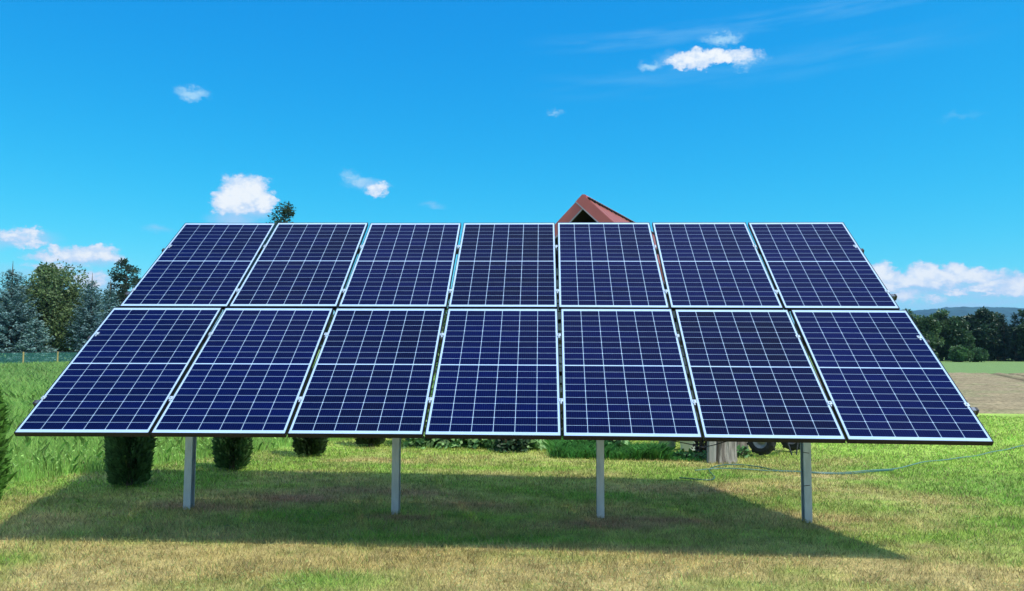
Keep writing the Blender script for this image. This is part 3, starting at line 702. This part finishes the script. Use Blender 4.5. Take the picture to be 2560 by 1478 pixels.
# birch whose top shows above the panels
broadleaf(712, 496, 105, 30, 'birch tree whose top rises above the upper row of panels', 'birch tree', 'birch_tree', (.035, .07, .035), .115, 17000, bottom=.25, clumps=190, shape=1.6, limbs=30, open_=.3, crk=.55)
broadleaf(868, 720, 90, 34, 'green tree glimpsed through the gap between second and third panel column', name='broadleaf_tree', col=(.06, .12, .05), leaf=.22, n=5000, bottom=.0)
broadleaf(1085, 700, 110, 30, 'green tree glimpsed through the gap between third and fourth panel column', name='broadleaf_tree', col=(.07, .13, .05), leaf=.2, n=6000, bottom=.0)
# right-hand tree line
g2 = 'trees along the far edge of the stubble field'
T2 = [('b', 2262, 774, 42, 84, 'green bushy tree at the array corner end of the right tree line', (.07, .14, .055)),
      ('b', 2310, 781, 40, 83, 'mid green tree second from the array corner in the right tree line', (.085, .16, .06)),
      ('b', 2350, 770, 36, 86, 'tallest pale green tree left of the dark conifers by the field', (.095, .17, .07)),
      ('b', 2392, 792, 34, 84, 'shorter green tree standing behind the two round field bushes', (.06, .125, .05)),
      ('b', 2424, 786, 32, 88, 'dark tree between the pale green tree and the broad dark one', (.04, .085, .045)),
      ('b', 2458, 769, 40, 86, 'broad dark tree with domed top, highest in the right tree line', (.035, .08, .042)),
      ('b', 2490, 779, 26, 88, 'narrow dark tree right of the broad domed one', (.045, .09, .045)),
      ('c', 2508, 788, 26, 85, 'dark spruce with thin spire, left one of the two near the right edge', (.03, .075, .055)),
      ('c', 2536, 784, 30, 84, 'dark spruce with thin spire, right one of the two near the right edge', (.028, .07, .05)),
      ('b', 2572, 764, 36, 83, 'dark green tree cut off by the right edge of the picture', (.055, .11, .05)),
      ('b', 2650, 770, 60, 84, 'dark tree just outside the right edge of the picture', (.055, .11, .05))]
for (k_, px, py, hw_, y, lab, col) in T2:
    col = tuple(c_*.8 for c_ in col)
    if k_ == 'b': broadleaf(px, py, hw_, y, lab, group=g2, col=col, leaf=.36, n=9500, bottom=-.02, clumps=70, shape=.7, limbs=5)
    else: conifer(px, py, hw_, y, lab, group=g2, col=col, dens=.8)
for px, w in ((2290, 60), (2400, 70), (2500, 60), (2570, 60), (2200, 60)):
    broadleaf(px, 815, w, 91, {2290: 'dense dark understorey tree behind the left end of the right tree line', 2400: 'dense dark understorey tree behind the two round bushes', 2500: 'dense dark understorey tree behind the narrow dark tree', 2570: 'dense dark understorey tree behind the right edge spruces', 2200: 'dense dark tree hidden behind the array corner'}[px], group=g2, col=(.02, .045, .022), leaf=.45, n=5000, bottom=-.05, clumps=50, shape=.2, limbs=2)
broadleaf(2402, 866, 27, 79, 'round green bush at the field edge, left and larger of two', 'bush', 'bush', (.07, .15, .05), .26, 5000, 'bushes at the field edge', -.05, 36, .3, .4, 3)
broadleaf(2445, 870, 22, 79.5, 'round green bush at the field edge, right and smaller of two', 'bush', 'bush', (.065, .14, .055), .26, 4000, 'bushes at the field edge', -.05, 30, .3, .4, 3)

# fence with green mesh in front of the spruces
M_post = mat_noise('yellow painted wood', (.42, .30, .10), (.55, .40, .16), 6, .7)
def mat_mesh():
    m, nt, b = mat_new('green wire mesh'); N = nt.nodes; L_ = nt.links
    b.inputs['Base Color'].default_value = (.05, .20, .17, 1); b.inputs['Roughness'].default_value = .6
    tr = N.new('ShaderNodeBsdfTransparent'); mx = N.new('ShaderNodeMixShader'); mx.inputs[0].default_value = .30
    L_.new(tr.outputs[0], mx.inputs[1]); L_.new(b.outputs[0], mx.inputs[2]); L_.new(mx.outputs[0], N['Material Output'].inputs[0]); return m
fa = gp(57, 917); fb = gp(143, 914.5)
fence = empty('wire_fence', (fa[0], fa[1], 0)); tag(fence, 'green mesh fence with thin yellow posts in front of the spruces', 'fence')
dv = fb-fa; dv[2] = 0
for k in range(-4, 7):
    q = dv*k; b = MB(); b.box((q[0], q[1], .5), (.09, .09, 1.16), bev=.01); b.build('post', M_post, fence)
q0, q1 = dv*-4, dv*6; b = MB(); nv = Vector((dv[1], -dv[0], 0)).normalized()*.012
b.add([Vector((q0[0], q0[1], .02))+nv, Vector((q1[0], q1[1], .02))+nv, Vector((q1[0], q1[1], 1.02))+nv, Vector((q0[0], q0[1], 1.02))+nv,
       Vector((q0[0], q0[1], .02))-nv, Vector((q1[0], q1[1], .02))-nv, Vector((q1[0], q1[1], 1.02))-nv, Vector((q0[0], q0[1], 1.02))-nv], [(0, 1, 2, 3), (7, 6, 5, 4)])
b.build('mesh', mat_mesh(), fence)
b = MB(); b.tube([(q0[0], q0[1], 1.04), (q1[0], q1[1], 1.04)], .018, 6); b.build('top_wire', M_black, fence)

# ------------------------------------------------------------------ thuja shrubs
def thuja(px, py, w, h, label, col, n=15000):
    g = gp(px, py); root = empty('thuja_shrub', (g[0], g[1], g[2])); tag(root, label, 'thuja shrub', 'thuja shrubs in a row along the meadow edge')
    trunk(root, h*.85, .035, limbs=8, lr=.3)
    z = rng.random(n)**.9; prof = (np.sin(np.clip(z*.82+.18, 0, 1)*np.pi)**.52)*(1-.5*z)
    a = rng.uniform(0, 2*np.pi, n); lump = 1+.30*(fbm(a*2.2+5, z*6, int(px) % 97)-.5)*2
    rr = w/2*prof*lump*(.62+.40*rng.random(n)**.5)
    Cn = np.stack([np.cos(a)*rr, np.sin(a)*rr, .02+z*h], 1)
    D = np.stack([np.cos(a)*.75, np.sin(a)*.75, .75+0*a], 1)+rdir(n)*.45
    C = np.array(col)*rng.uniform(.55, 1.5, (n, 1)); Ln = rng.uniform(.045, .095, n)
    Nn = np.stack([-np.sin(a), np.cos(a), 0*a], 1)+rdir(n)*.5
    cards('foliage', Cn, D, Nn, Ln, Ln*.42, C, M_needle, root)
TG = (.07, .15, .045)
thuja(-92, 1268, .68, 1.55, 'bright green thuja shrub cut off by the left edge', (.08, .20, .03))
thuja(322, 1212, .45, 1.25, 'dark conical thuja shrub left of the first steel post', TG)
thuja(580, 1171, .43, 1.2, 'dark thuja shrub just right of the first steel post', TG)
thuja(773, 1138, .44, 1.15, 'small dark thuja shrub under the third panel from left', (.04, .075, .025))
thuja(927, 1114, .42, 1.1, 'farthest thuja shrub showing only its foot beside the second post', (.05, .08, .03))
# ------------------------------------------------------------------ broad-leaved bushes
def bush(cx, cy, w, d, h, label, n, leaf, col, cat='bush', name='leafy_bush', tilt=0):
    root = empty(name, (cx, cy, 0)); tag(root, label, cat)
    b = MB()
    b.tube([(-w*.36, 0, .02), (w*.36, 0, .02)], .008, 5)
    for k in range(26):
        x0, y0 = random.uniform(-w/2, w/2)*.7, random.uniform(-d/2, d/2)*.5; q = Vector((x0*1.35, y0*1.3-.1, h*random.uniform(.6, .95)))
        b.tube([(x0, y0, -.03), ((x0+q.x)/2, (y0+q.y)/2, q.z*.6), q], [.012, .009, .004], 5, cap=False)
    b.build('stems', M_bark, root)
    u = rng.uniform(-1, 1, n); v = rng.uniform(-1, 1, n); z = rng.random(n)
    bulge = (1.05-.4*z)*(.7+.6*fbm(u*4+cx, z*4, 7))
    P = np.stack([u*w/2*(.8+.2*bulge), v*d/2*bulge, -.01+z*h*(.7+.5*fbm(u*4+cx, v*2, 9))], 1)
    D = np.stack([rng.normal(0, .6, n), rng.normal(-.5, .5, n), rng.normal(-.35, .45, n)], 1); Nn = np.stack([rng.normal(0, .5, n), rng.normal(-.7, .4, n), rng.normal(.8, .3, n)], 1)
    C = np.array(col)*rng.uniform(.5, 1.8, (n, 1)); Ln = rng.uniform(.5, 1.25, n)*leaf
    cards('leaves', P, D, Nn, Ln, Ln*.68, C, M_leaf, root)
bush(-.69, 6.55, 2.15, .9, 1.1, 'broad leaved bush on the lawn edge between second and third posts', 6500, .12, (.19, .34, .12))
bush(-.08, 5.98, .45, .35, .40, 'low dark leafy tuft at the right foot of the broad leaved bush', 900, .09, (.03, .07, .03))
bush(1.52, 6.05, .32, .4, 1.1, 'pale green leafy shrub just right of the third steel post', 420, .115, (.22, .38, .15))
bush(1.15, 7.25, 1.3, .5, .9, 'dark shrub in the shade against the shed', 2200, .08, (.03, .055, .025))
bush(-2.0, 7.6, 1.8, .8, 1.0, 'dark bush left of the broad leaved bush behind the second post', 3500, .10, (.03, .07, .03))
bush(2.80, 5.75, .34, .5, .55, 'tangle of dark dry stems between white bucket and grey post', 700, .06, (.018, .02, .014))
q = gp(1815, 1143); bush(q[0]+.12, q[1]+.15, .5, .3, .12, 'low weeds at the foot of the weathered trunk', 260, .08, (.07, .17, .05), 'weeds', 'weed_clump')
q = gp(1720, 1147); bush(q[0], q[1]+.1, .7, .3, .08, 'bright fern-like weeds in front of the white bucket', 420, .09, (.08, .22, .06), 'weeds', 'weed_clump')

# ------------------------------------------------------------------ small things beneath the right half
def bucket(px, py, label, c1, c2, r=.13, h=.34):
    g = gp(px, py); root = empty('bucket', (g[0], g[1], g[2])); tag(root, label, 'bucket', None)
    m = mat_noise('bucket plastic', c1, c2, 6, .4, bump=.05)
    b = MB(); b.lathe([(.001, 0), (r*.84, 0), (r*.86, .01), (r, h), (r*1.05, h), (r*1.05, h-.03), (r*.99, h-.035)], 32); b.lathe([(r*.97, h-.001), (r*.83, .012), (.001, .012)], 32); b.build('shell', m, root)
    b = MB(); b.tube([(r*1.05*math.cos(t), -.02-.06*math.sin(t), h-.02-.10*math.sin(t)) for t in np.linspace(0, math.pi, 12)], .003, 6); b.build('handle', M_galv, root)
bucket(1722, 1126, 'white plastic bucket standing by the grey wooden post', (.62, .68, .74), (.70, .75, .80), .145)
bucket(1668, 1120, 'grey blue bucket half hidden in long grass, left of the white one', (.16, .24, .28), (.22, .30, .34), .15)
M_wood = mat_noise('grey weathered wood', (.20, .20, .19), (.42, .41, .38), 9, .9, bump=.7, stretch=(1, 1, .12))
M_wood2 = mat_noise('bleached furrowed wood', (.16, .135, .115), (.44, .40, .35), 14, .9, bump=1.0, stretch=(1, 1, .12), lo=.38, hi=.62)
g = gp(1781, 1155); post = MB(); post.box((0, 0, .55), (.11, .11, 1.16), Matrix.Rotation(R(1.5), 3, 'Y'), .012)
o = post.build('wooden_post', M_wood, None); o.location = g; tag(o, 'grey square wooden post left of the weathered trunk', 'post')
def old_trunk(px, py, r, h, lean, label):
    g = gp(px, py); b = MB(); nseg = 14; n = 26; vs = []; fs = []
    for i in range(nseg+1):
        t = i/nseg; z = -.04+t*h
        for k in range(n):
            a = 2*math.pi*k/n; rr = r*(1.12-.25*t)*(1+.13*math.sin(a*5+1.3*t)+.07*math.sin(a*11-2*t))+random.uniform(-.004, .004)+(.05*(1-t)**6)
            vs.append((rr*math.cos(a)+lean*t*h, rr*math.sin(a), z))
    for i in range(nseg):
        for k in range(n): fs.append((i*n+k, i*n+(k+1) % n, (i+1)*n+(k+1) % n, (i+1)*n+k))
    fs.append(tuple(range(nseg*n, nseg*n+n))); b.add(vs, fs, False); o = b.build('old_tree_trunk', M_wood2); o.location = g; tag(o, label, 'tree trunk', 'old trunks standing behind the array')
old_trunk(1810, 1153, .125, 1.25, .10, 'thick bleached old trunk with furrowed bark, nearer of two')
old_trunk(1850, 1128, .085, 1.3, .06, 'thinner bleached trunk standing behind the thick one')
# walking tractor: two knobbly wheels, axle, engine, handlebars, prop stand
root = empty('garden_cultivator', (0, 0, 0)); g = gp(1912, 1143); root.location = (g[0], g[1], 0)
tag(root, 'dark two wheeled garden cultivator on its prop stand behind the array', 'cultivator')
M_tyre = mat_noise('tyre rubber', (.010, .010, .011), (.03, .03, .032), 20, .85, bump=.3)
M_rim = mat_noise('dusty steel rim', (.25, .25, .24), (.42, .42, .40), 20, .5, .4)
M_body = mat_noise('dark painted engine', (.02, .022, .03), (.05, .05, .06), 10, .5)
def wheel(x, y, r, w, rot, rimcol):
    Mx = Matrix.Translation((x, y, r)) @ Matrix.Rotation(rot, 4, 'Z') @ Matrix.Rotation(R(90), 4, 'Y')
    e = bpy.data.objects.new('wheel', None); e.empty_display_size = .1; link(e, root)
    b = MB(); b.lathe([(r*.56, -w*.42), (r*.72, -w*.5), (r*.92, -w*.46), (r, -w*.3), (r, w*.3), (r*.92, w*.46), (r*.72, w*.5), (r*.56, w*.42)], 36, Mx)
    for k in range(20):
        a = 2*math.pi*k/20; q = Mx @ Vector((r*1.0*math.cos(a), r*1.0*math.sin(a), w*.2*(1 if k % 2 else -1)))
        b.box(q, (r*.10, r*.16, w*.5), Mx.to_3x3() @ Matrix.Rotation(a, 3, 'Z'))
    b.build('tyre', M_tyre, e)
    b = MB(); b.lathe([(r*.57, -w*.40), (r*.52, -w*.42), (r*.48, -w*.18), (r*.18, -w*.15), (r*.16, -w*.4), (.001, -w*.4)], 28, Mx); b.lathe([(r*.57, w*.40), (r*.52, w*.42), (r*.48, w*.18), (r*.18, w*.15), (r*.16, w*.4), (.001, w*.4)], 28, Mx)
    b.build('rim', rimcol, e)
wr = R(48)
wheel(.0, .14, .205, .16, wr, M_rim); wheel(.62, .66, .205, .16, wr, M_edge)
b = MB(); b.tube([(.0, .14, .205), (.62, .66, .205)], .035, 10); b.build('axle', M_body, root)
b = MB(); b.box((.33, .40, .36), (.26, .34, .26), Matrix.Rotation(wr, 3, 'Z'), .03); b.box((.20, .52, .52), (.22, .22, .16), Matrix.Rotation(wr, 3, 'Z'), .03); b.build('engine', M_body, root)
b = MB()
for s_ in (-.2, .2): b.tube([(.35+s_*.7, .42+s_*.7, .45), (.75+s_, .0+s_, .85), (1.0+s_, -.2+s_, .98)], .014, 8)
b.build('handlebar', M_galv_dark, root)
b = MB(); b.tube([(.02, .05, .24), (.20, .25, .38)], .018, 8); b.build('drive_lever', M_rim, root)
def gl(px, py): q = gp(px, py); return Vector((q[0]-g[0], q[1]-g[1], 0))
for (a, c) in (((1965, 1106), (1980, 1143)), ((1996, 1108), (1991, 1142))):
    f = gl(*c); tq = at_y(a[0], a[1]-12, f.y+g[1]+.02); b = MB(); b.tube([f, Vector((tq[0]-g[0], tq[1]-g[1], tq[2]))], .011, 8); b.build('leg', M_body, root)

# garden hoses on the lawn
M_hose = mat_noise('green hose', (.02, .09, .07), (.035, .13, .10), 20, .35)
M_hose2 = mat_noise('faded pale hose', (.08, .18, .14), (.12, .23, .19), 20, .4)
def hose(pts, label, mat, r=.008):
    P = [gp(*p) for p in pts]; out = []
    for i in range(len(P)-1):
        p0 = P[max(i-1, 0)]; p1 = P[i]; p2 = P[i+1]; p3 = P[min(i+2, len(P)-1)]
        for t in np.linspace(0, 1, 7)[:-1]:
            q = .5*((2*p1)+(-p0+p2)*t+(2*p0-5*p1+4*p2-p3)*t*t+(-p0+3*p1-3*p2+p3)*t**3); q[2] = float(gz(q[0], q[1]))+.014+.006*math.sin(7*q[0]); out.append(q)
    b = MB(); b.tube(out, r, 7); o = b.build('garden_hose', mat); tag(o, label, 'hose', 'hoses lying across the lawn')
hose([(1698, 1199), (1720, 1200), (1749, 1202), (1775, 1202), (1786, 1196), (1780, 1187), (1773, 1179), (1780, 1172), (1800, 1167), (1850, 1165), (1904, 1170), (1941, 1178), (2008, 1183), (2035, 1187), (2100, 1187), (2180, 1183), (2240, 1177)], 'dark green hose curling back on itself behind the fourth post', M_hose)
hose([(1738, 1178), (1768, 1175), (1804, 1174.5), (1877, 1177), (1950, 1180), (2008, 1183.5), (2060, 1185), (2140, 1182), (2222, 1176), (2282, 1165), (2326, 1155), (2392, 1149), (2466, 1136), (2560, 1116), (2680, 1090)], 'long pale hose running across the lawn to the right edge', M_hose2)
# yellow flower at the meadow edge
g = gp(110, 1166); root = empty('yellow_flower', (g[0], g[1], g[2])); tag(root, 'single yellow flower at the edge of the meadow grass', 'flower')
b = MB(); b.tube([(0, 0, 0), (.01, 0, .12), (0, 0, .2)], .003, 6); b.build('stem', M_leaf, root)
n = 40; a = rng.uniform(0, 6.28, n); D = np.stack([np.cos(a), np.sin(a), .5+0*a], 1)
cards('petals', np.tile([0, 0, .2], (n, 1)), D, rdir(n)*.2+np.array([0, 0, 1]), rng.uniform(.02, .032, n), np.full(n, .012), np.tile([.75, .55, .02], (n, 1)), M_leaf, root)

# ------------------------------------------------------------------ air
hm = bpy.data.materials.new('haze'); hm.use_nodes = True; nt = hm.node_tree; nt.nodes.clear()
out = nt.nodes.new('ShaderNodeOutputMaterial'); pv = nt.nodes.new('ShaderNodeVolumePrincipled')
pv.inputs['Color'].default_value = (.34, .62, 1, 1); pv.inputs['Density'].default_value = .00013; pv.inputs['Anisotropy'].default_value = .1
nt.links.new(pv.outputs[0], out.inputs['Volume'])
b = MB(); b.box((800, 900, 60), (10800, 11600, 190)); tag(b.build('haze', hm), 'faint blue summer haze over the fields', 'haze', kind='stuff')
